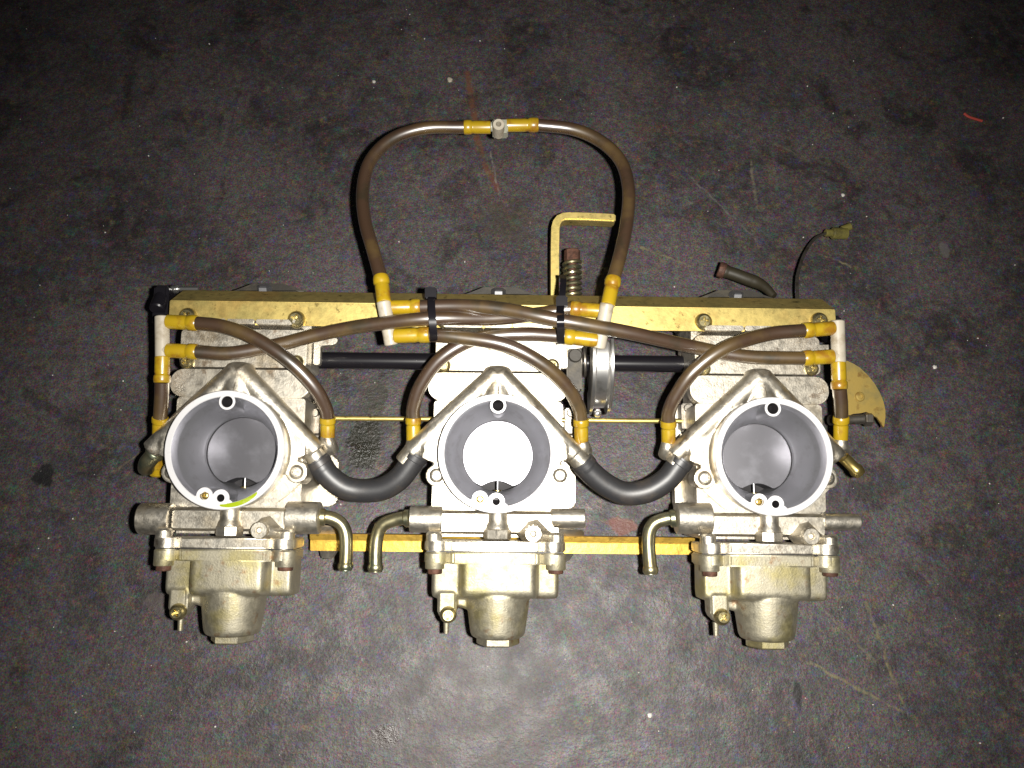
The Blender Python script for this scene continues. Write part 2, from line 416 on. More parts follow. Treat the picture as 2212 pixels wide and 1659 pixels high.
# ---- shared carburetor meshes (frame of the middle carburetor)
def rrect(x0, x1, y0, y1, r, n=6):
    out = []
    for cx, cy, a in ((x1 - r, y1 - r, 0), (x0 + r, y1 - r, 90), (x0 + r, y0 + r, 180), (x1 - r, y0 + r, 270)):
        out += [(cx + r * math.cos(R(a + 90 * k / n)), cy + r * math.sin(R(a + 90 * k / n))) for k in range(n + 1)]
    return out
def casting():
    out = new()
    hole = circle(0, 0, 27.5, 40)[::-1]
    # ---- soft cast A-frame with its legs
    b = new()
    ap = L(1075, 812, 74); lft = L(888, 980, 72); rgt = L(1242, 984, 72)
    tube(b, [ap + Vector((0, 0, 4)), ap.lerp(lft, .5) + Vector((.5, 1.0, 2.5)), lft], lambda t: 6.8 - .8 * t, 20)
    tube(b, [ap + Vector((0, 0, 4)), ap.lerp(rgt, .5) + Vector((-.5, 1.0, 2.5)), rgt], lambda t: 6.8 - .8 * t, 20)
    c0 = L(1075, 789, 78)
    lathe(b, [(4.0, 0), (7.0, 1.2), (8.8, 4), (9.8, 9), (10.8, 18), (11, 20)], (c0.x, c0.y, 75), (0, -1, -.03), 28)
    lathe(b, [(30.5, 60), (31.0, 84), (30.8, 90), (29.2, 90), (28.9, 84), (28.9, 60), (30.5, 60)], n=64, caps=False)
    web = LP([(1192, 1008), (1226, 992), (1224, 962), (1126, 850), (1075, 808), (1024, 850), (915, 962), (912, 990), (955, 1008)], 78)
    web += [(27.5 * math.cos(R(a)), 27.5 * math.sin(R(a))) for a in range(192, -13, -6)]
    prism(b, web, 64, 79.5)
    # screw ears of the lower flange
    for x in (943, 1210):
        e = L(x, 1027, 80); cyl(b, (e.x, e.y, 64), (e.x, e.y, 79.5), 6.2, n=24)
    b2 = remesh(b, .75, 5, .5); merge(out, b2)
    # ---- crisp plates
    zb = 70
    x0, x1 = L(938, 900, zb).x, L(1213, 900, zb).x
    y = lambda py, z=zb: L(1075, py, z).y
    prism(out, rrect(x0, x1, y(1100), y(868), 2.0), 18, 72, 0, [circle(0, 0, 26, 40)[::-1]])
    box(out, L(925, 835, 75).x + 8, L(1227, 835, 75).x - 8, y(860, 70), y(812, 70), 20, 71, 1)
    ear = rrect(L(925, 835, 75).x, L(1227, 835, 75).x, y(866, 75), y(806, 75), 7.6)
    prism(out, ear, 66, 75.4, .5)
    prism(out, rrect(x0 + .3, x1 - .3, y(803), y(722), 3.0), 40, 73.6, .5)
    # ribbed top edge under the rail, in three lengths
    for a, e in ((958, 1043), (1046, 1105), (1108, 1194)):
        prism(out, rrect(L(a, 702, 79).x, L(e, 702, 79).x, y(708, 79), y(697, 79), 1.2), 60, 79.4, .5)
    box(out, x0 + 2, x1 - 2, y(745, 55), y(690, 55), 20, 58, 1)
    # lower flange with slanted corners
    fp = LP([(960, 990), (930, 1012), (930, 1042), (968, 1078), (985, 1093), (1168, 1093), (1186, 1078), (1226, 1042), (1226, 1012), (1195, 990)], 78)
    fp += [(26 * math.cos(R(a)), 26 * math.sin(R(a))) for a in range(350, 185, -8)]
    prism(out, fp, 60, 77.6, .4)
    # engine side flange, wider than the front, and its spigot
    rp = LP([(935, 870), (1215, 870), (1226, 990), (1243, 1002), (1243, 1090), (1230, 1100), (940, 1100), (935, 1080), (935, 1000), (938, 985)], 30)
    prism(out, rp, 18, 30, 1.0)
    lathe(out, [(24, 20), (24, -1), (23, -2), (20, -2), (20, 20)], n=48, caps=False)
    # arm to the lower rail
    g = new()
    for x, yy, z_ in ((1205, 1140, 36), (1240, 1142, 36), (1262, 1146, 30), (1262, 1164, 26), (1228, 1214, 22), (1205, 1214, 22), (1205, 1140, 16), (1262, 1150, 16), (1228, 1210, 16)):
        g.verts.new(L(x, yy, z_))
    bmesh.ops.convex_hull(g, input=g.verts); bev(g, .8); merge(out, g)
    # tab and cheek beside the shaft
    prism(out, LP([(1212, 738), (1262, 738), (1262, 747), (1254, 752), (1226, 754), (1226, 795), (1212, 795)], 60), 54, 60, .6)
    # body between flange and fuel gallery
    box(out, x0 + 1.5, x1 - 1.5, y(1160), y(1095), 22, 70, 1.5)
    gx0, gx1 = L(950, 1120, 82).x, L(1197, 1120, 82).x
    prism(out, rrect(gx0, gx1, L(1075, 1149, 82).y, L(1075, 1111, 82).y, 1), 50, 82, .8)
    cyl(out, (gx0, L(0, 1117, 76).y, 75), (gx1, L(0, 1117, 76).y, 75), 6.6, n=28)
    # pillar in the middle of the gallery
    pl = L(1075, 1122, 82)
    lathe(out, [(6.6, 0), (6.2, 2), (5.4, 3.4), (5.3, 9.0), (6.4, 11.5)], (pl.x, L(0, 1131, 82).y, 81.5), (0, 1, 0), 24)
    lathe(out, [(7.2, 0), (7.6, .5), (7.6, 5), (6.8, 5.6)], (pl.x, L(0, 1153, 82).y, 81.5), (0, 1, 0), 8)
    # wedge behind the idle screw
    s = L(1152, 1153, 92); g = new()
    for x, yy in LP([(1116, 1154), (1142, 1124), (1162, 1119), (1204, 1162), (1180, 1174), (1130, 1170)], 82): g.verts.new((x, yy, 80.5))
    for x, yy in circle(s.x, s.y, 4.7, 12): g.verts.new((x, yy, 89))
    bmesh.ops.convex_hull(g, input=g.verts); merge(out, g)
    s = L(1152, 1153, 92); lathe(out, [(4.6, 0), (4.6, 13.4), (4.2, 14), (2.0, 14), (1.7, 11), (.9, 10.6), (.001, 10.6)], (s.x, s.y, 78.6), n=24)
    # bowl-side flange of the body
    fy0, fy1 = L(0, 1181, 90).y, L(0, 1159, 90).y
    prism_y(out, flange_xz(0), fy0, fy1, .6)
    for x in (938, 1201):
        e = L(x, 1150, 84); lathe(out, [(4.4, 0), (4.4, 4), (3.4, 5.2)], (e.x, fy1 - .3, 84), (0, 1, 0), 20)
    # mould parting line on the A-frame
    b = new(); p0 = L(1077, 832, 88); p1 = L(1076, 862, 84)
    tube(b, [Vector((p0.x, p0.y, 84.6)), Vector((p1.x, p1.y, 88.4))], .28, 6, 2); merge(out, b)
    return out
def flange_xz(dz):
    xl, xr = L(917, 1170, 84).x, L(1222, 1170, 84).x; R_ = 7.0; out = [(xl, 66)]
    out += [(xl + R_ - R_ * math.cos(R(a)), 82 + dz + (R_ + .6) * math.sin(R(a))) for a in range(0, 181, 15)][:-2]
    out += [(xl + 2 * R_ + .2, 86.6 + dz), (xl + 2 * R_ + 2.2, 88.4 + dz), (xr - 2 * R_ - 2.2, 88.4 + dz), (xr - 2 * R_ - .2, 86.6 + dz)]
    out += [(xr - R_ - R_ * math.cos(R(a)), 82 + dz + (R_ + .6) * math.sin(R(a))) for a in range(0, 181, 15)][2:]
    return out + [(xr, 66)]
def prism_y(dst, xz, y0, y1, bevel=0):
    b = new(); prism(b, [(x, z) for x, z in xz], 0, 1, 0)
    for v in b.verts: x, z, t = v.co; v.co = (x, y0 + (y1 - y0) * t, z)
    bmesh.ops.recalc_face_normals(b, faces=b.faces); bev(b, bevel); merge(dst, b)
def bell():
    b = new()
    lathe(b, [(30.2, 82), (30.9, 90), (32.1, 91), (32.1, 95.5), (31.7, 96), (29.0, 96), (28.6, 95.6), (28.4, 88.0), (28.0, 87.2), (26.9, 85.6), (25.4, 82.8),
              (23.8, 79.0), (22.4, 75), (21.3, 71.5), (20.7, 69), (20.5, 67.8), (20.2, 67.3), (20.2, 66.9), (20.6, 66.6), (20.6, 40), (12, 38), (.01, 38)], n=96, caps=False)
    # bosses on the rim: one above, two below with a bridge
    lathe(b, [(4.5, 70), (4.5, 95.9), (4.3, 96.25), (3.2, 96.25), (3.0, 95.9), (3.0, 72), (.01, 72)], (0, 25.8, 0), n=28, caps=False)
    lathe(b, [(4.7, 80), (4.7, 95.9), (4.5, 96.25), (2.1, 96.25), (2.0, 95.9), (2.0, 82), (.01, 82)], (-.3, -25.8, 0), n=28, caps=False)
    lathe(b, [(4.5, 80), (4.5, 95.9), (4.3, 96.3), (2.4, 96.3), (2.3, 94.6), (.01, 94.6)], (-9.0, -24.6, 0), n=28, caps=False)
    prism(b, [(-14.5, -25.2), (-12, -24.3), (-9, -22.5), (-4.8, -24.4), (-.5, -23), (3.6, -26), (6, -27.9), (1, -29.2), (-5, -29.0), (-10, -27.2)], 82, 95.85, 0, [circle(-.3, -25.8, 3, 16)[::-1], circle(-9.0, -24.6, 3, 16)[::-1]])
    return b
def slide():
    b = new(); pts = []
    for i in range(64):
        a = 2 * math.pi * i / 64; x, yy = 20.0 * math.cos(a), 20.0 * math.sin(a)
        if yy > -16.2: pts.append((x, yy))
    # concave cut-away at the bottom
    order = sorted(pts, key=lambda p: math.atan2(p[1] + 1e-9, p[0]) if p[1] > -1e9 else 0)
    st = [p for p in pts if p[0] >= 0 and p[1] < 0] ; st.sort(key=lambda p: p[1])
    up = [p for p in pts if p[1] >= 0]; up.sort(key=lambda p: math.atan2(p[1], p[0]))
    lf = [p for p in pts if p[0] < 0 and p[1] < 0]; lf.sort(key=lambda p: -p[1])
    arc = [(-9.2 + 18.4 * k / 10, -17.2 + 3.0 * math.sin(math.pi * k / 10)) for k in range(11)]
    prism(b, st + up + lf + arc, 50, 66, .4)
    return b
def needle():
    b = new(); p = L(1075, 1033, 58)
    cyl(b, (p.x, p.y, 58), (p.x, L(0, 1062, 58).y, 58), .75, n=12); return b
def nozzle():
    b = new(); p = L(1075, 1058, 58)
    cyl(b, (p.x, p.y, 58), (p.x, p.y - 6, 58), 2.4, n=16, ch=.3); return b
def bowl():
    b = new(); y = lambda py, z: L(0, py, z).y
    def loft(xl, xr, ztop, rise, yb, depth, crown):
        half = [(0, 0), (.2, .55), (.6, .78), (1.2, .90), (2.0, .97), (3.0, 1.0)]
        xm = (xl + xr) / 2; secs = [(0, 1, 1), (.3, .985, .99), (.6, .95, .97), (.85, .88, .94), (1, .70, .88)]
        secs = [(y(1203, ztop), 1, 1), (yb + depth, 1, 1)] + [(yb + depth * (1 - t), k, kx) for t, k, kx in secs[1:]]
        gb = new(); rings = []
        for yy, k, kx in secs:
            pr = []
            for dx, f in half: pr.append((xl + dx * rise, max(61, ztop - (1 - f) * 22 - crown)))
            pr += [(xl + (xr - xl) * .3, ztop - .25 * crown), (xm, ztop), (xl + (xr - xl) * .7, ztop - .25 * crown)]
            pr += [(xl + xr - x, z_) for x, z_ in pr[:len(half)][::-1]]
            pr = [(xm + (x - xm) * (1 - (1 - kx) * .25), 62 + (z_ - 62) * k) for x, z_ in pr]
            pr = [(pr[0][0], 60)] + pr + [(pr[-1][0], 60)]
            rings.append([gb.verts.new((x, yy, z_)) for x, z_ in pr])
        for r0, r1 in zip(rings, rings[1:]):
            m = len(r0)
            for k in range(m): gb.faces.new((r0[k], r0[(k + 1) % m], r1[(k + 1) % m], r1[k]))
        gb.faces.new(rings[0]); gb.faces.new(rings[-1][::-1])
        bmesh.ops.recalc_face_normals(gb, faces=gb.faces); merge(b, gb)
    loft(L(929, 1250, 76).x, L(1210, 1250, 76).x, 77.0, .9, y(1284, 76), 4.6, .5)
    loft(L(990, 1250, 84).x, L(1164, 1250, 84).x, 87.0, 1.5, y(1285, 84), 4.8, .8)
    p = L(1076, 1283, 70)
    lathe(b, [(15.5, -4), (17.8, .4), (17.6, 2), (16.9, 9), (15.7, 18), (15.3, 20.4), (14.4, 22.4), (12.4, 23.4)], (p.x, p.y, 69), (0, -1, 0), 40)
    # lug of the drain screw
    lug = LP([(944, 1275), (986, 1275), (986, 1322), (980, 1338), (966, 1345), (951, 1338), (944, 1322)], 78)
    prism(b, lug, 64, 78, 1.2)
    prism(b, LP([(980, 1280), (1012, 1280), (1012, 1318), (980, 1310)], 72), 64, 72, 1.0)
    o = remesh(b, .65, 4, .5)
    prism_y(o, flange_xz(-.8),
            y(1209, 88), y(1183, 88), .8)
    for x in (940, 1201):
        e = L(x, 1195, 83); lathe(o, [(5.0, 0), (5.3, .5), (5.3, 8.2), (4.6, 9)], (e.x, y(1219, 84), 83.4), (0, 1, 0), 22)
    q = L(964, 1340, 72); cyl(o, (q.x, q.y, 70), (q.x, y(1359, 70), 70), 1.7, 1.4, 14)
    return o
def plug():
    b = new(); p = L(1076, 1366, 70)
    lathe(b, [(12.6, 0), (12.9, .4), (12.9, 1.4), (12.4, 1.8)], (p.x, p.y + .4, 69), (0, -1, 0), 36)
    lathe(b, [(11.9, 0), (11.9, 4.4), (10.9, 5.2)], (p.x, p.y - 1.4, 69), (0, -1, 0), 6)
    return b
def gasket():
    b = new(); prism_y(b, [(L(921, 1182, 88).x, 68), (L(921, 1182, 88).x, 85), (L(1218, 1182, 88).x, 85), (L(1218, 1182, 88).x, 68)], L(0, 1184.5, 88).y, L(0, 1180.5, 88).y)
    return b
def cap():
    b = new(); y = lambda py, z: L(0, py, z).y
    box(b, L(950, 640, 40).x, L(1205, 640, 40).x, y(690, 40), y(640, 40), 14, 46, 2.5, 3)
    prism(b, LP([(985, 645), (1025, 630), (1045, 622), (1112, 622), (1135, 630), (1180, 645)], 30), 16, 34, 2)
    return b
def cap_bolt():
    b = new(); p = L(1077, 640, 36)
    lathe(b, [(4.6, 0), (4.6, 4.6), (3.6, 5.4)], (p.x, p.y - .5, 36), (0, 1, .55), 6)
    return b
ME = {}
for nm, fn, mt in (('carburetor', casting, 'cast'), ('bell_mouth', bell, 'machined'), ('throttle_slide', slide, 'slide'), ('jet_needle', needle, 'machined'),
                   ('needle_jet', nozzle, 'brass'), ('float_bowl', bowl, 'bowl'), ('bowl_plug', plug, 'bowl'), ('gasket', gasket, 'dark'),
                   ('top_cap', cap, 'dcap'), ('cap_bolt', cap_bolt, 'machined')):
    ME[nm] = finish(nm, fn(), mt)
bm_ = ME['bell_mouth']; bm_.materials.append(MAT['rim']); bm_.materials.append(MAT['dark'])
for p in bm_.polygons:  # last slot paints the depth shade into bore and boss holes
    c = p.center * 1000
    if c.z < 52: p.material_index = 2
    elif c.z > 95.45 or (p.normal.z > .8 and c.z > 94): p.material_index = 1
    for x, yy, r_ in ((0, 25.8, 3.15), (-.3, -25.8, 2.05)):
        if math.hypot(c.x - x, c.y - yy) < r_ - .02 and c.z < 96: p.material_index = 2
def bowl_screw():
    b = new(); lathe(b, [(3.4, 0), (4.0, .5), (4.0, 4.4), (3.6, 5)], (0, 0, 0), (0, -1, 0), 20); return b
ME['bowl_screw'] = finish('bowl_screw', bowl_screw(), 'rust')

carbs = []
CLAB = ['carburetor with yellow-green fuel residue in its bell mouth, its fuel elbow on the right',
        'middle carburetor with glaring white slide', 'carburetor beside the gold lever plate, a brass pipe on its outer leg']
for i in range(3):
    c = bpy.data.objects.new('carburetor', ME['carburetor']); COL.objects.link(c); c.parent = bank
    c.location = (O3[i] - BB) * .001; c.rotation_euler = (0, 0, ROT); c['label'] = CLAB[i]; carbs.append(c)
    for nm in ('bell_mouth', 'throttle_slide', 'jet_needle', 'needle_jet', 'float_bowl', 'bowl_plug', 'gasket', 'top_cap', 'cap_bolt'):
        put(nm, ME[nm], c, (0, 0, 0))
    for x in (943, 1210):
        p = L(x, 1027, 80); put('flange_screw', SCREW_AL, c, (p.x, p.y, 79.2), (0, 0, random.random()))
    for x in (958, 1193):
        p = L(x, 790, 74); put('plate_screw', SCREW, c, (p.x, p.y, 73.4), (0, 0, random.random()))
    p = L(967, 1330, 82); put('drain_screw', SCREW_BR, c, (p.x, p.y, 77.4), (R(3), 0, .4 + i))
    put('air_jet', JET, c, (-9.0, -24.6, 94.8), (0, 0, .5 + i))
    for x in (940, 1201):
        p = L(x, 1219, 83); put('bowl_screw', ME['bowl_screw'], c, (p.x, p.y, 83.4))

# ---- fuel fittings, which differ from one carburetor to the next
def cobj(name, bm, m, i, label=None, sharp=35): return obj(name, bm, m, carbs[i], (0, 0, 0), sharp, label)
def fuel(i, side, boss, elbow, stub, stub_r):
    """boss: (x inner, x outer, y, r); elbow: points; stub: (x inner, x outer, y)"""
    z = 78
    b = new(); a = L(boss[0], boss[2], z, i); e = L(boss[1], boss[2], z, i); e.y = a.y
    cyl(b, a, e, mm(boss[3], z), n=32, ch=.5); cobj('fuel_boss', b, 'cast', i)
    b = new(); P = [L(x, yy, zz, i) for x, yy, zz in elbow]
    tube(b, P, 3.75, 18, 8)
    d = (P[-1] - P[-2]).normalized(); tip = P[-1]
    lathe(b, [(3.8, -4.2), (4.3, -3), (4.35, -1.5), (3.5, .2), (2.4, .3), (2.2, -2), (.01, -2)], tip, d, 24, caps=False)
    d0 = (P[1] - P[0]).normalized(); lathe(b, [(4.4, 0), (4.9, .4), (4.9, 2.6), (4.2, 3.4)], P[0], d0, 24)
    cobj('fuel_elbow', b, 'pipe', i)
    b = new(); a = L(stub[0], stub[2], z, i); e = L(stub[1], stub[2], z, i); e.y = a.y
    cyl(b, a, e, mm(stub_r, z), n=32, ch=.5); cobj('fuel_stub', b, 'cast', i)
fuel(0, 1, (622, 692, 1118, 34), [(690, 1117, 76), (712, 1118, 75), (738, 1133, 74), (748, 1165, 74), (746, 1232, 74)], (372, 304, 1121), 33)
fuel(1, -1, (956, 886, 1122, 28), [(886, 1119, 78), (860, 1121, 77), (826, 1135, 76), (813, 1170, 75), (811, 1235, 75)], (1190, 1263, 1119), 20.5)
fuel(2, -1, (1535, 1460, 1120, 33), [(1460, 1119, 78), (1438, 1121, 77), (1411, 1133, 76), (1401, 1165, 75), (1406, 1240, 75)], (1776, 1855, 1127), 18)

# fuel residue lying in the rim of the left bell mouth
b = new()
rings = []
for k in range(25):
    a = R(-91 + 41 * k / 24); w_ = math.sin(math.pi * min(1, (k + .6) / 24.6)) ** .5
    prof_ = [(29.2 - .35 * w_, 95.2), (29.2 - .42 * w_, 96.2), (29.4, 96.3 + .15 * w_), (29.6 + 1.5 * w_, 96.3), (29.7 + 1.6 * w_, 95.9)]
    rings.append([b.verts.new((r_ * math.cos(a), r_ * math.sin(a), h_)) for r_, h_ in prof_])
for r0, r1 in zip(rings, rings[1:]):
    for k in range(5): b.faces.new((r0[k], r0[(k + 1) % 5], r1[(k + 1) % 5], r1[k]))
b.faces.new(rings[0]); b.faces.new(rings[-1][::-1]); bmesh.ops.recalc_face_normals(b, faces=b.faces)
cobj('fuel_residue', b, 'fuel', 0, 'yellow-green fuel residue')
# ---- leg end fittings of the outer carburetors
b = new(); P = [L(352, 960, 72, 0), L(330, 985, 70, 0), L(318, 1000, 68, 0), L(316, 1012, 62, 0)]
tube(b, P, 4.6, 18, 6); d = (P[1] - P[0]).normalized()
lathe(b, [(5.0, 0), (5.3, .5), (5.3, 2.2), (5.0, 2.6)], P[1] - d * 3, d, 20)
cobj('leg_elbow', b, 'pipe', 0)
b = new(); p = L(338, 1012, 58, 0); lathe(b, [(4.6, 0), (4.9, 4), (4.2, 7), (2.8, 7.2), (2.6, 3), (.01, 3)], p + Vector((-1.5, 3, -4)), (.25, -.8, .5), 20, caps=False)
cobj('elbow_cap', b, 'sleeve', 0)
b = new(); a, e = L(1822, 988, 72, 2), L(1858, 1024, 70, 2); d = e - a; ln_ = d.length
lathe(b, [(3.4, 0), (3.4, ln_ * .62), (3.9, ln_ * .68), (4.1, ln_ * .8), (3.4, ln_), (2.4, ln_), (2.2, ln_ - 2), (.01, ln_ - 2)], a, d, 22, caps=False)
cobj('brass_pipe', b, 'brass', 2)
# nozzles that carry the ends of the vent hoses
NOZ = [(0, (347, 940), (350, 968)), (0, (705, 942), (716, 972)), (1, (893, 950), (890, 978)), (1, (1256, 955), (1264, 975)), (2, (1444, 955), (1438, 982)), (2, (1815, 948), (1818, 975))]
for i, t, e in NOZ:
    b = new(); tube(b, [L(t[0], t[1], 70, i), L((t[0] + e[0]) / 2, (t[1] + e[1]) / 2, 70, i), L(*e, 66, i)], lambda s: 3.9 + .5 * s, 18, 5)
    cobj('vent_nozzle', b, 'cast', i)
# tubes of the legs that take the balance hoses
for i, a, e in ((0, (664, 962), (694, 1003)), (1, (900, 966), (872, 1000)), (1, (1230, 970), (1264, 1006)), (2, (1482, 972), (1454, 1006))):
    b = new(); cyl(b, L(*a, 72, i), L(*e, 70, i), 5.7, n=24, ch=.4); cobj('balance_spigot', b, 'cast', i)

# ---- rails
def extr_x(dst, prof, x0, x1, dy=0.0, bevel=.4):
    """prof: list of (y, z); dy: slope of the bank in the picture"""
    b = new(); n = len(prof)
    A = [b.verts.new((x0, yy + x0 * math.tan(ROT), zz)) for yy, zz in prof]
    E = [b.verts.new((x1, yy + x1 * math.tan(ROT), zz)) for yy, zz in prof]
    for i in range(n): b.faces.new((A[i], A[(i + 1) % n], E[(i + 1) % n], E[i]))
    b.faces.new(A[::-1]); b.faces.new(E)
    bmesh.ops.recalc_face_normals(b, faces=b.faces); bev(b, bevel); merge(dst, b)
def YB(px, py, z):                            # bank y with the slope taken out
    p = W(px, py, z); return p.y - p.x * math.tan(ROT)
b = new(); zr = 76
yt, yb_, ys = YB(1085, 659, zr), YB(1085, 709, zr), YB(1085, 636, 58)
extr_x(b, [(yb_, zr), (yt, zr), (ys, 58), (ys - .2, 55.6), (yt - 1.0, zr - 2.6), (yb_, zr - 2.2)], W(382, 650, 66).x, W(1788, 650, 66).x)
rail = bobj('mounting_rail', b, 'zinc')
for x, yy in ((405, 683), (640, 690), (960, 690), (1195, 690), (1520, 695), (1770, 693)):
    p = W(x, yy, zr + 1) - BB; put('screw', SCREW_BIG, rail, (p.x, p.y, zr - .1 - BB.z), (0, 0, x * .37))
b = new(); z = 32
ya, ym, yc = YB(1085, 1157, z), YB(1085, 1170, z), YB(1085, 1194, z)
extr_x(b, [(ya, z + 2.5), (ym, z + 1.5), (ym - .4, z), (yc, z), (yc, z - 3), (ya, z - 10)], W(670, 1175, z).x, W(1500, 1175, z).x)
bobj('lower_rail', b, 'rail')
# ---- shafts
b = new(); a, e = W(655, 778, 40), W(1508, 787, 40); cyl(b, a, e, mm(18, 40), n=28); bobj('throttle_shaft', b, 'black')
b = new(); a, e = W(660, 903, 45), W(1500, 910, 45); cyl(b, a, e, mm(5.2, 45), n=14); bobj('choke_rod', b, 'zinc')
for x, yy in ((684, 915), (1482, 905), (1232, 915)):
    b = new(); p = W(x, yy, 42)
    box(b, p.x - 3.6, p.x + 3.6, p.y - 7, p.y + 9, 36, 47, .8); cyl(b, (p.x, p.y + 6, 44), (p.x, p.y + 6, 49), 2.6, n=16, ch=.4)
    cyl(b, (p.x - 4, p.y - 8, 46), (p.x + 5, p.y - 8, 46), 1.8, n=14, ch=.3)
    bobj('rod_clamp', b, 'dsteel')
# ---- throttle pulley, seen edge on: a grooved sector round the shaft
b = new(); p = W(1290, 781, 40)
prof = [(20, -6.6), (33.0, -6.6), (33.4, -6.2), (33.4, -4.6), (33.0, -4.2), (29.2, -3.4), (29.2, 3.2), (33.0, 4.2), (33.4, 4.5), (33.4, 6.0), (33.0, 6.4), (20, 6.4), (20, -6.6)]
def sector(dst, prof, org, a0, a1, n):
    bb = new(); rings = []
    for i in range(n + 1):
        t = a0 + (a1 - a0) * i / n
        rings.append([bb.verts.new((org.x + h, org.y - r * math.sin(t), org.z + r * math.cos(t))) for r, h in prof[:-1]])
    m = len(prof) - 1
    for r0, r1 in zip(rings, rings[1:]):
        for k in range(m): bb.faces.new((r0[k], r0[(k + 1) % m], r1[(k + 1) % m], r1[k]))
    bb.faces.new(rings[0]); bb.faces.new(rings[-1][::-1])
    bmesh.ops.recalc_face_normals(bb, faces=bb.faces); merge(dst, bb)
sector(b, prof, p, R(-14), R(86), 28)
cyl(b, (p.x - 4, p.y, p.z), (p.x + 4, p.y, p.z), 22, n=32)
q = W(1290, 893, 46); lathe(b, [(.3, -2.6), (2, -1.8), (2.6, 0), (2, 1.8), (.3, 2.6)], (q.x, q.y, 48), n=16)
bobj('throttle_pulley', b, 'steel')
b = new(); p = W(1246, 780, 40); P = []
for k in range(91):
    t = k / 90; P.append((p.x - 6 + 12 * t, p.y + 9.5 * math.cos(t * 10 * math.pi), 40 + 9.5 * math.sin(t * 10 * math.pi)))
tube(b, P, 1.0, 8, 0); bobj('return_spring', b, 'dsteel')
b = new(); p = W(1243, 793, 58); box(b, p.x - 5, p.x + 4, p.y - 14, p.y + 13, 34, 56, 1.2); cyl(b, (p.x, p.y + 7, 55), (p.x, p.y + 7, 59), 4, n=18, ch=.5)
bobj('spring_anchor', b, 'dcap')
# ---- gold lever plate on the right
b = new(); z = 36
pts = [(1800, 782), (1830, 779), (1845, 786), (1858, 794), (1876, 811), (1890, 829), (1901, 848), (1909, 868), (1913, 886), (1913, 902), (1910, 924), (1902, 912), (1896, 902),
       (1884, 896), (1872, 889), (1862, 892), (1843, 894), (1830, 899), (1800, 899)]
P = [tuple(W(x, yy, z)[:2]) for x, yy in pts]; h = W(1857, 857, z)
prism(b, P, z - 2.2, z, .25)
lever = bobj('lever_plate', b, 'ochre')
b = new(); lathe(b, [(3.1, 0), (3.1, 3.2), (2.6, 3.9), (1.6, 4.0), (1.4, 3.5), (.01, 3.5)], (h.x, h.y, z - 3), n=20, caps=False); bobj('rivet', b, 'ochre', None, lever)
b = new(); a, e = W(1790, 908, 34), W(1866, 905, 34); cyl(b, a, e, 3.2, n=20, ch=.5); e2 = W(1882, 905, 34); cyl(b, e, e2, 4.6, n=6, ch=.6); bobj('shaft_end', b, 'dsteel')
# ---- stay bracket at the top with the idle adjuster beside it
b = new(); z = 18
arc = [(1199, 655), (1199, 600), (1199, 540), (1200, 490), (1203, 479), (1209, 471), (1218, 467), (1230, 466), (1270, 467), (1330, 470)]
strip(b, [W(x, yy, 24) - Vector((0, 0, 6.0)) for x, yy in arc], (0, 0, 1), 6, mm(9, 24)); bobj('stay_bracket', b, 'zinc')
b = new(); p0, p1 = W(1236, 540, 14), W(1236, 566, 14); cyl(b, p0, p1, mm(18, 14), n=8, ch=.6)
cyl(b, p1, W(1237, 660, 14), 2.6, n=14); adj = bobj('idle_adjuster', b, 'rust')
b = new(); P = []; p2 = W(1237, 652, 14); nt_ = 7.5
for k in range(151):
    t = k / 150; c_ = p1.lerp(p2, t); r_ = mm(18, 14); P.append(c_ + Vector((r_ * math.cos(t * nt_ * 2 * math.pi), 0, r_ * math.sin(t * nt_ * 2 * math.pi))))
tube(b, P, 1.25, 8, 0); bobj('spring', b, 'pipe', None, adj)
# ---- black rod end on the left with a steel pin
b = new(); p0, p1 = W(361, 622, 52), W(366, 700, 62)
box(b, p0.x - 5, p0.x + 4, p1.y, p0.y, 46, 60, 1.6, 3); cyl(b, (p0.x - 1, p0.y - 2, 53), (p0.x - 1, p0.y - 16, 62), 4.6, n=20, ch=.8)
bobj('rod_end', b, 'black')
b = new(); p = W(379, 624, 50); cyl(b, (p.x - 3, p.y, 50), (p.x + 14, p.y, 50), 1.6, n=14, ch=.3); cyl(b, (p.x - 1.6, p.y - .3, 50.5), (p.x + 1.6, p.y - .3, 50.5), 2.7, n=14, ch=.4); bobj('pin', b, 'steel')
b = new(); p = W(1803, 690, 55); box(b, p.x - 4, p.x + 5, p.y - 12, p.y + 3, 42, 54, 1.4, 3); bobj('rod_end', b, 'black')

# ------------------------------------------------------------------ vent hoses, tees
def sleeve_bm(b, a, e):
    """a: at the fitting, e: hose side (raised bead)"""
    d = e - a; n = d.length
    lathe(b, [(3.7, 0), (4.05, .4), (4.1, n * .60), (3.85, n * .66), (3.9, n * .69), (4.5, n * .74), (4.6, n * .86), (4.45, n * .97), (4.1, n)], a, d, 22)
def hose(label, pts, s0=None, s1=None, z0=None, z1=None, r=3.9, group='brown vent hoses of the carburetor bank'):
    """pts: (px, py, z) ; s0/s1: fitting end of the sleeve before the first and after the last point"""
    P = [W(*p) for p in pts]; t = thing('vent_hose', label, 'hose', P[0], group)
    b = new(); tube(b, P, r, 18, 10); obj('tube', b, 'hose', t, P[0])
    for s, e in ((s0, P[0]), (s1, P[-1])):
        if s is None: continue
        b = new(); a = W(*s); d = (e - a).normalized(); sleeve_bm(b, a, e + d * .8); obj('end_sleeve', b, 'sleeve', t, P[0])
    return t
hose('brown hose forming the left half of the big loop above the bank',
     [(823, 600, 92), (806, 540, 84), (788, 475, 74), (784, 410, 66), (800, 348, 60), (848, 300, 56), (918, 277, 54), (1005, 275, 54)], (830, 655, 96), (1060, 275, 54))
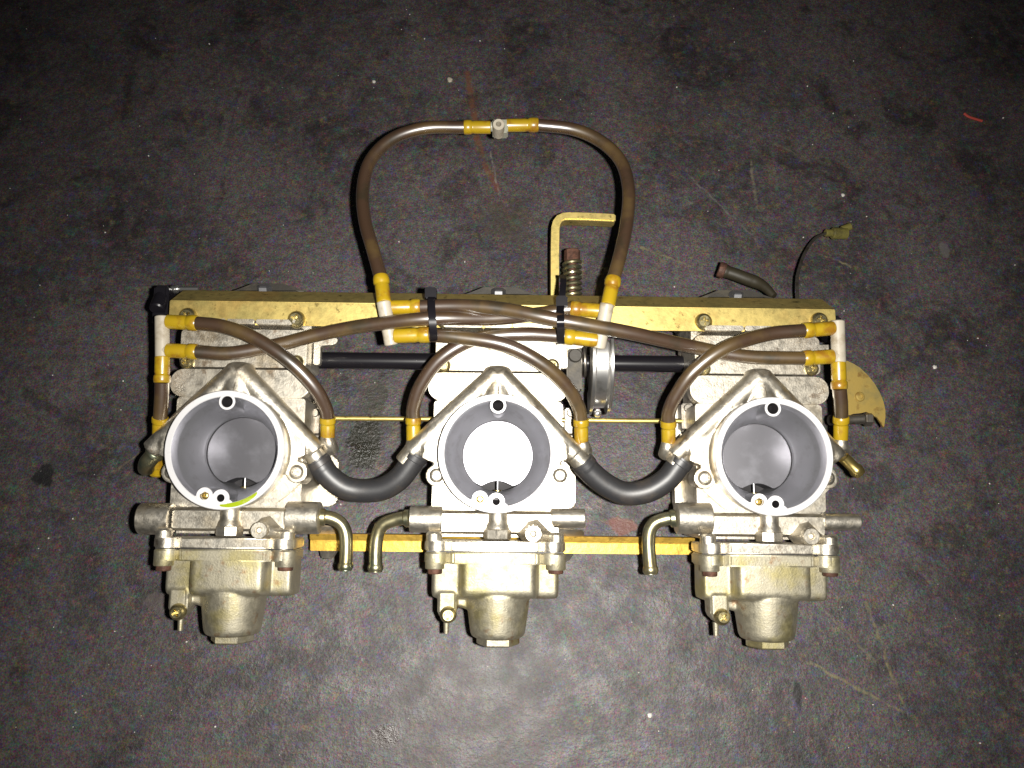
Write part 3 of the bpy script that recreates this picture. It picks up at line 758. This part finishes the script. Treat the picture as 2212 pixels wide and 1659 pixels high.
hose('brown hose forming the right half of the big loop, passing over the gold bracket',
     [(1325, 603, 94), (1341, 545, 88), (1354, 480, 80), (1358, 410, 72), (1342, 350, 64), (1300, 307, 58), (1240, 280, 55), (1160, 270, 54)], (1313, 660, 97), (1092, 271, 54))
hose('brown hose arching from left end tee\'s upper port to the left carburetor\'s inner side',
     [(424, 698, 88), (480, 705, 90), (545, 728, 92), (620, 776, 92), (676, 832, 86), (703, 880, 78), (708, 905, 74)], (362, 695, 86), (708, 946, 70))
hose('long brown hose rising from left end tee\'s lower port to the right foot tee',
     [(424, 760, 88), (500, 763, 87), (600, 745, 86), (700, 720, 88), (800, 702, 94), (930, 688, 100), (1060, 688, 92), (1150, 680, 88), (1236, 667, 90)], (362, 757, 86), (1302, 672, 92))
hose('long brown hose sloping down from left foot tee to the right end tee\'s lower port',
     [(905, 663, 92), (990, 661, 95), (1080, 667, 100), (1200, 690, 106), (1350, 717, 100), (1500, 750, 88), (1610, 770, 86), (1738, 774, 86)], (842, 664, 92), (1800, 770, 86))
hose('brown hose arching from the left foot tee to the right side of the middle carburetor',
     [(925, 723, 94), (985, 728, 97), (1090, 745, 99), (1170, 785, 95), (1224, 834, 87), (1250, 880, 79), (1255, 908, 75)], (852, 726, 92), (1256, 957, 70))
hose('brown hose arching from the right foot tee to the left side of the middle carburetor',
     [(1222, 727, 92), (1130, 722, 89), (1030, 732, 90), (955, 772, 88), (910, 830, 82), (893, 880, 76), (893, 905, 73)], (1290, 735, 92), (893, 952, 70))
hose('brown hose arching from right end tee\'s upper port to the right carburetor\'s inner side',
     [(1738, 714, 88), (1660, 722, 90), (1570, 750, 95), (1500, 800, 92), (1460, 855, 84), (1445, 890, 78), (1444, 912, 75)], (1800, 709, 86), (1444, 957, 70))
hose('short brown hose hanging from the left end tee beside the left bell mouth', [(350, 824, 84), (349, 860, 80), (346, 904, 75)], (351, 770, 85), (345, 940, 70))
hose('short brown hose hanging from the right end tee in front of the gold lever plate', [(1813, 838, 84), (1816, 870, 80), (1817, 902, 76)], (1811, 782, 85), (1816, 950, 70))
def tee(label, a, e, ports, mt='tee', r=3.9):
    A, E = W(*a), W(*e); t = thing('hose_tee', label, 'hose connector', A.lerp(E, .5), 'plastic tees joining the vent hoses')
    b = new(); d = E - A; n = d.length
    lathe(b, [(r - .5, 0), (r, .5), (r, n - .5), (r - .5, n)], A, d, 22); obj('tee_body', b, mt, t, A.lerp(E, .5))
    for p, q in ports:
        b = new(); cyl(b, W(*p), W(*q), 2.9, n=18, ch=.2); obj('port', b, mt, t, A.lerp(E, .5))
    return t
tee('off-white plastic tee at the left end of the bank', (350, 683, 86), (351, 772, 85), [((350, 695, 86), (366, 695, 86)), ((351, 757, 86), (366, 757, 86))])
tee('off-white plastic tee at the lower left foot of the big loop', (828, 650, 96), (846, 745, 90), [((832, 664, 92), (848, 664, 92)), ((842, 727, 92), (858, 726, 92))])
tee('off-white plastic tee at the lower right foot of the big loop', (1312, 655, 97), (1293, 752, 90), [((1309, 673, 92), (1296, 671, 92)), ((1297, 736, 92), (1284, 734, 92))])
tee('off-white plastic tee at the right end of the bank', (1809, 693, 86), (1812, 784, 85), [((1809, 708, 86), (1795, 709, 86)), ((1811, 769, 86), (1795, 770, 86))])
A, E = W(1058, 274, 54), W(1095, 272, 54); M_ = A.lerp(E, .5)
t = thing('hose_tee', 'small grey tee with an open spout at the top of the big loop', 'hose connector', M_, 'plastic tees joining the vent hoses')
b = new(); cyl(b, A, E, 3.0, n=20, ch=.3); p = W(1080, 276, 54); box(b, p.x - 4.6, p.x + 5, p.y - 5, p.y + 3.6, 49, 58.5, .8); obj('tee_body', b, 'greytee', t, M_)
b = new(); p = W(1077, 268, 66); lathe(b, [(3.6, 0), (3.6, 12.6), (3.3, 13), (1.7, 13), (1.5, 4), (.01, 4)], (p.x, p.y, 53), n=24, caps=False); obj('spout', b, 'tee', t, M_)

# ------------------------------------------------------------------ balance hoses
def bal(label, pts):
    P = [W(*p) for p in pts]; t = thing('balance_hose', label, 'hose', P[0], 'thick black rubber hoses joining neighbouring carburetors')
    b = new(); tube(b, P, lambda s: 6.9 if (s < .10 or s > .90) else 6.75, 24, 14); obj('tube', b, 'rubber', t, P[0])
    for k in (0, -1):
        q = P[0] if k == 0 else P[-1]; d = (P[1] - P[0] if k == 0 else P[-2] - P[-1]).normalized()
        b = new(); lathe(b, [(6.8, 0), (7.1, .4), (7.1, 3.4), (6.8, 3.8)], q + d * 1.0, d, 24); obj('hose_collar', b, 'rubber', t, P[0])
    return t
bal('thick black rubber hose sagging between the left and middle carburetors', [(684, 992, 70), (708, 1026, 68), (742, 1052, 66), (780, 1060, 65), (825, 1056, 66), (862, 1034, 68), (890, 998, 70), (903, 978, 71)])
bal('thick black rubber hose sagging between the middle and right carburetors', [(1256, 996, 70), (1276, 1020, 68), (1310, 1048, 66), (1352, 1066, 65), (1400, 1060, 66), (1440, 1036, 68), (1464, 1006, 70), (1476, 990, 71)])

# ------------------------------------------------------------------ cable ties
def tie(label, loop, wdir, head, tail):
    P = [W(*p) for p in loop]; t = thing('cable_tie', label, 'cable tie', P[0], 'black cable ties round the vent hoses')
    b = new(); pts = catmull(P + [P[0]], 8); strip(b, pts, wdir, 2.0, .65); obj('strap', b, 'black', t, P[0])
    b = new(); h = W(*head); box(b, h.x - 3.2, h.x + 3.2, h.y - 3.6, h.y + 3.0, h.z - 3, h.z + 3, .7); obj('lock_head', b, 'black', t, P[0])
    if tail:
        b = new(); strip(b, catmull([W(*p) for p in tail], 6), wdir, 1.8, .7); obj('tail', b, 'black', t, P[0])
tie('black cable tie round the hoses at the left of the crossing', [(933, 640, 92), (932, 652, 101), (934, 688, 106), (937, 722, 102), (937, 736, 93), (935, 722, 82), (933, 688, 80), (932, 655, 82)], (1, 0, 0), (931, 634, 93), None)
tie('black cable tie with a long tail round the hoses at the right of the crossing', [(1212, 655, 92), (1211, 668, 99), (1211, 692, 112), (1211, 722, 104), (1212, 742, 94), (1212, 730, 82), (1212, 690, 78), (1212, 662, 82)], (1, 0, 0), (1213, 652, 94),
    [(1213, 650, 95), (1215, 630, 92), (1217, 606, 84), (1214, 596, 74)])

# ------------------------------------------------------------------ loose ends at the top right
P = [W(1560, 584, 12), W(1585, 592, 13), W(1612, 602, 15), W(1636, 611, 18), W(1654, 622, 22), W(1672, 640, 26)]
t = thing('rubber_boot', 'dull brown rubber boot sticking out behind the gold rail at the top right', 'rubber boot', P[0])
b = new(); tube(b, P, lambda s: (4.7 if s < .10 else 4.2) if s < .55 else 4.2 - 4.2 * (s - .55), 18, 8); obj('sleeve', b, 'boot', t, P[0])
b = new(); d = (P[0] - P[1]).normalized(); lathe(b, [(4.9, 0), (5.3, .6), (5.3, 4), (4.6, 4.6), (2.8, 4.6), (2.6, 1.5), (.01, 1.5)], P[0] - d * 2, d, 20, caps=False); obj('collar', b, 'rust', t, P[0])
P = [W(1724, 650, 30), W(1722, 620, 24), W(1724, 590, 16), W(1738, 548, 6), W(1760, 516, -4), W(1786, 503, -10)]
t = thing('wire_lead', 'thin dark wire with an olive plug curling up at the top right', 'wire', P[0])
b = new(); tube(b, P, 1.0, 10, 10); obj('wire', b, 'dsteel', t, P[0])
b = new(); a, e = W(1783, 503, -10), W(1830, 505, -12); cyl(b, a, a.lerp(e, .35), 2.6, n=16, ch=.3); cyl(b, a.lerp(e, .3), e, 4.2, 4.0, n=16, ch=.8)
g = W(1818, 496, -12); f = W(1838, 489, -12); cyl(b, g, f, 2.6, n=14, ch=.5); obj('plug', b, 'olive', t, P[0])

# ------------------------------------------------------------------ things lying on the floor
def crumb(name, label, cat, px, py, size, m, squash=.7, fl_=None):
    o = fl_ or FL(px, py); b = new()
    bmesh.ops.create_icosphere(b, subdivisions=2, radius=size)
    for v in b.verts:
        v.co *= 1 + random.uniform(-.22, .22); v.co.z = v.co.z * squash + size * squash * .75
    ob = obj(name, b, m); ob.location = o; ob['label'] = label; ob['category'] = cat; return ob
crumb('pebble', 'pale cream pebble on the dark floor, above and left of the loop', 'pebble', 972, 175, 2.1, 'tee')
crumb('grain', 'bright white grain on the dark floor, left of the cream pebble', 'grain', 808, 178, 1.4, 'grain')
crumb('grain', 'white grain on the dark floor above the plug of the loose wire', 'grain', 1820, 422, 1.4, 'grain')
crumb('grain', 'white grain on the floor far right of the gold lever plate', 'grain', 2018, 794, 1.5, 'grain')
crumb('grain', 'white grain on the floor below the gap between the middle and right float bowls', 'grain', 1403, 1545, 1.4, 'grain')
b = new(); p = FL(2100, 257)
tube(b, [(-6, 4.5, .8), (-3, 1.5, .8), (2, -.6, .8), (7, -2.4, .8)], .95, 8, 6)
o = obj('thread', b, 'red'); o.location = p; o['label'] = 'short red thread lying on the floor at the upper right'; o['category'] = 'thread'
b = new()
for k in range(230):
    px, py = random.uniform(10, 2200), random.uniform(10, 1650)
    p = FL(px, py) * 1000; s = random.choice((.22, .28, .34, .42, .6))
    g = new(); bmesh.ops.create_icosphere(g, subdivisions=1, radius=s)
    for v in g.verts: v.co = v.co * (1 + random.uniform(-.3, .3)) + Vector((p.x, p.y, s * .6))
    merge(b, g)
o = obj('grit', b, 'grain'); o['kind'] = 'stuff'; o['label'] = 'fine pale grit strewn over the dark floor'; o['category'] = 'grit'
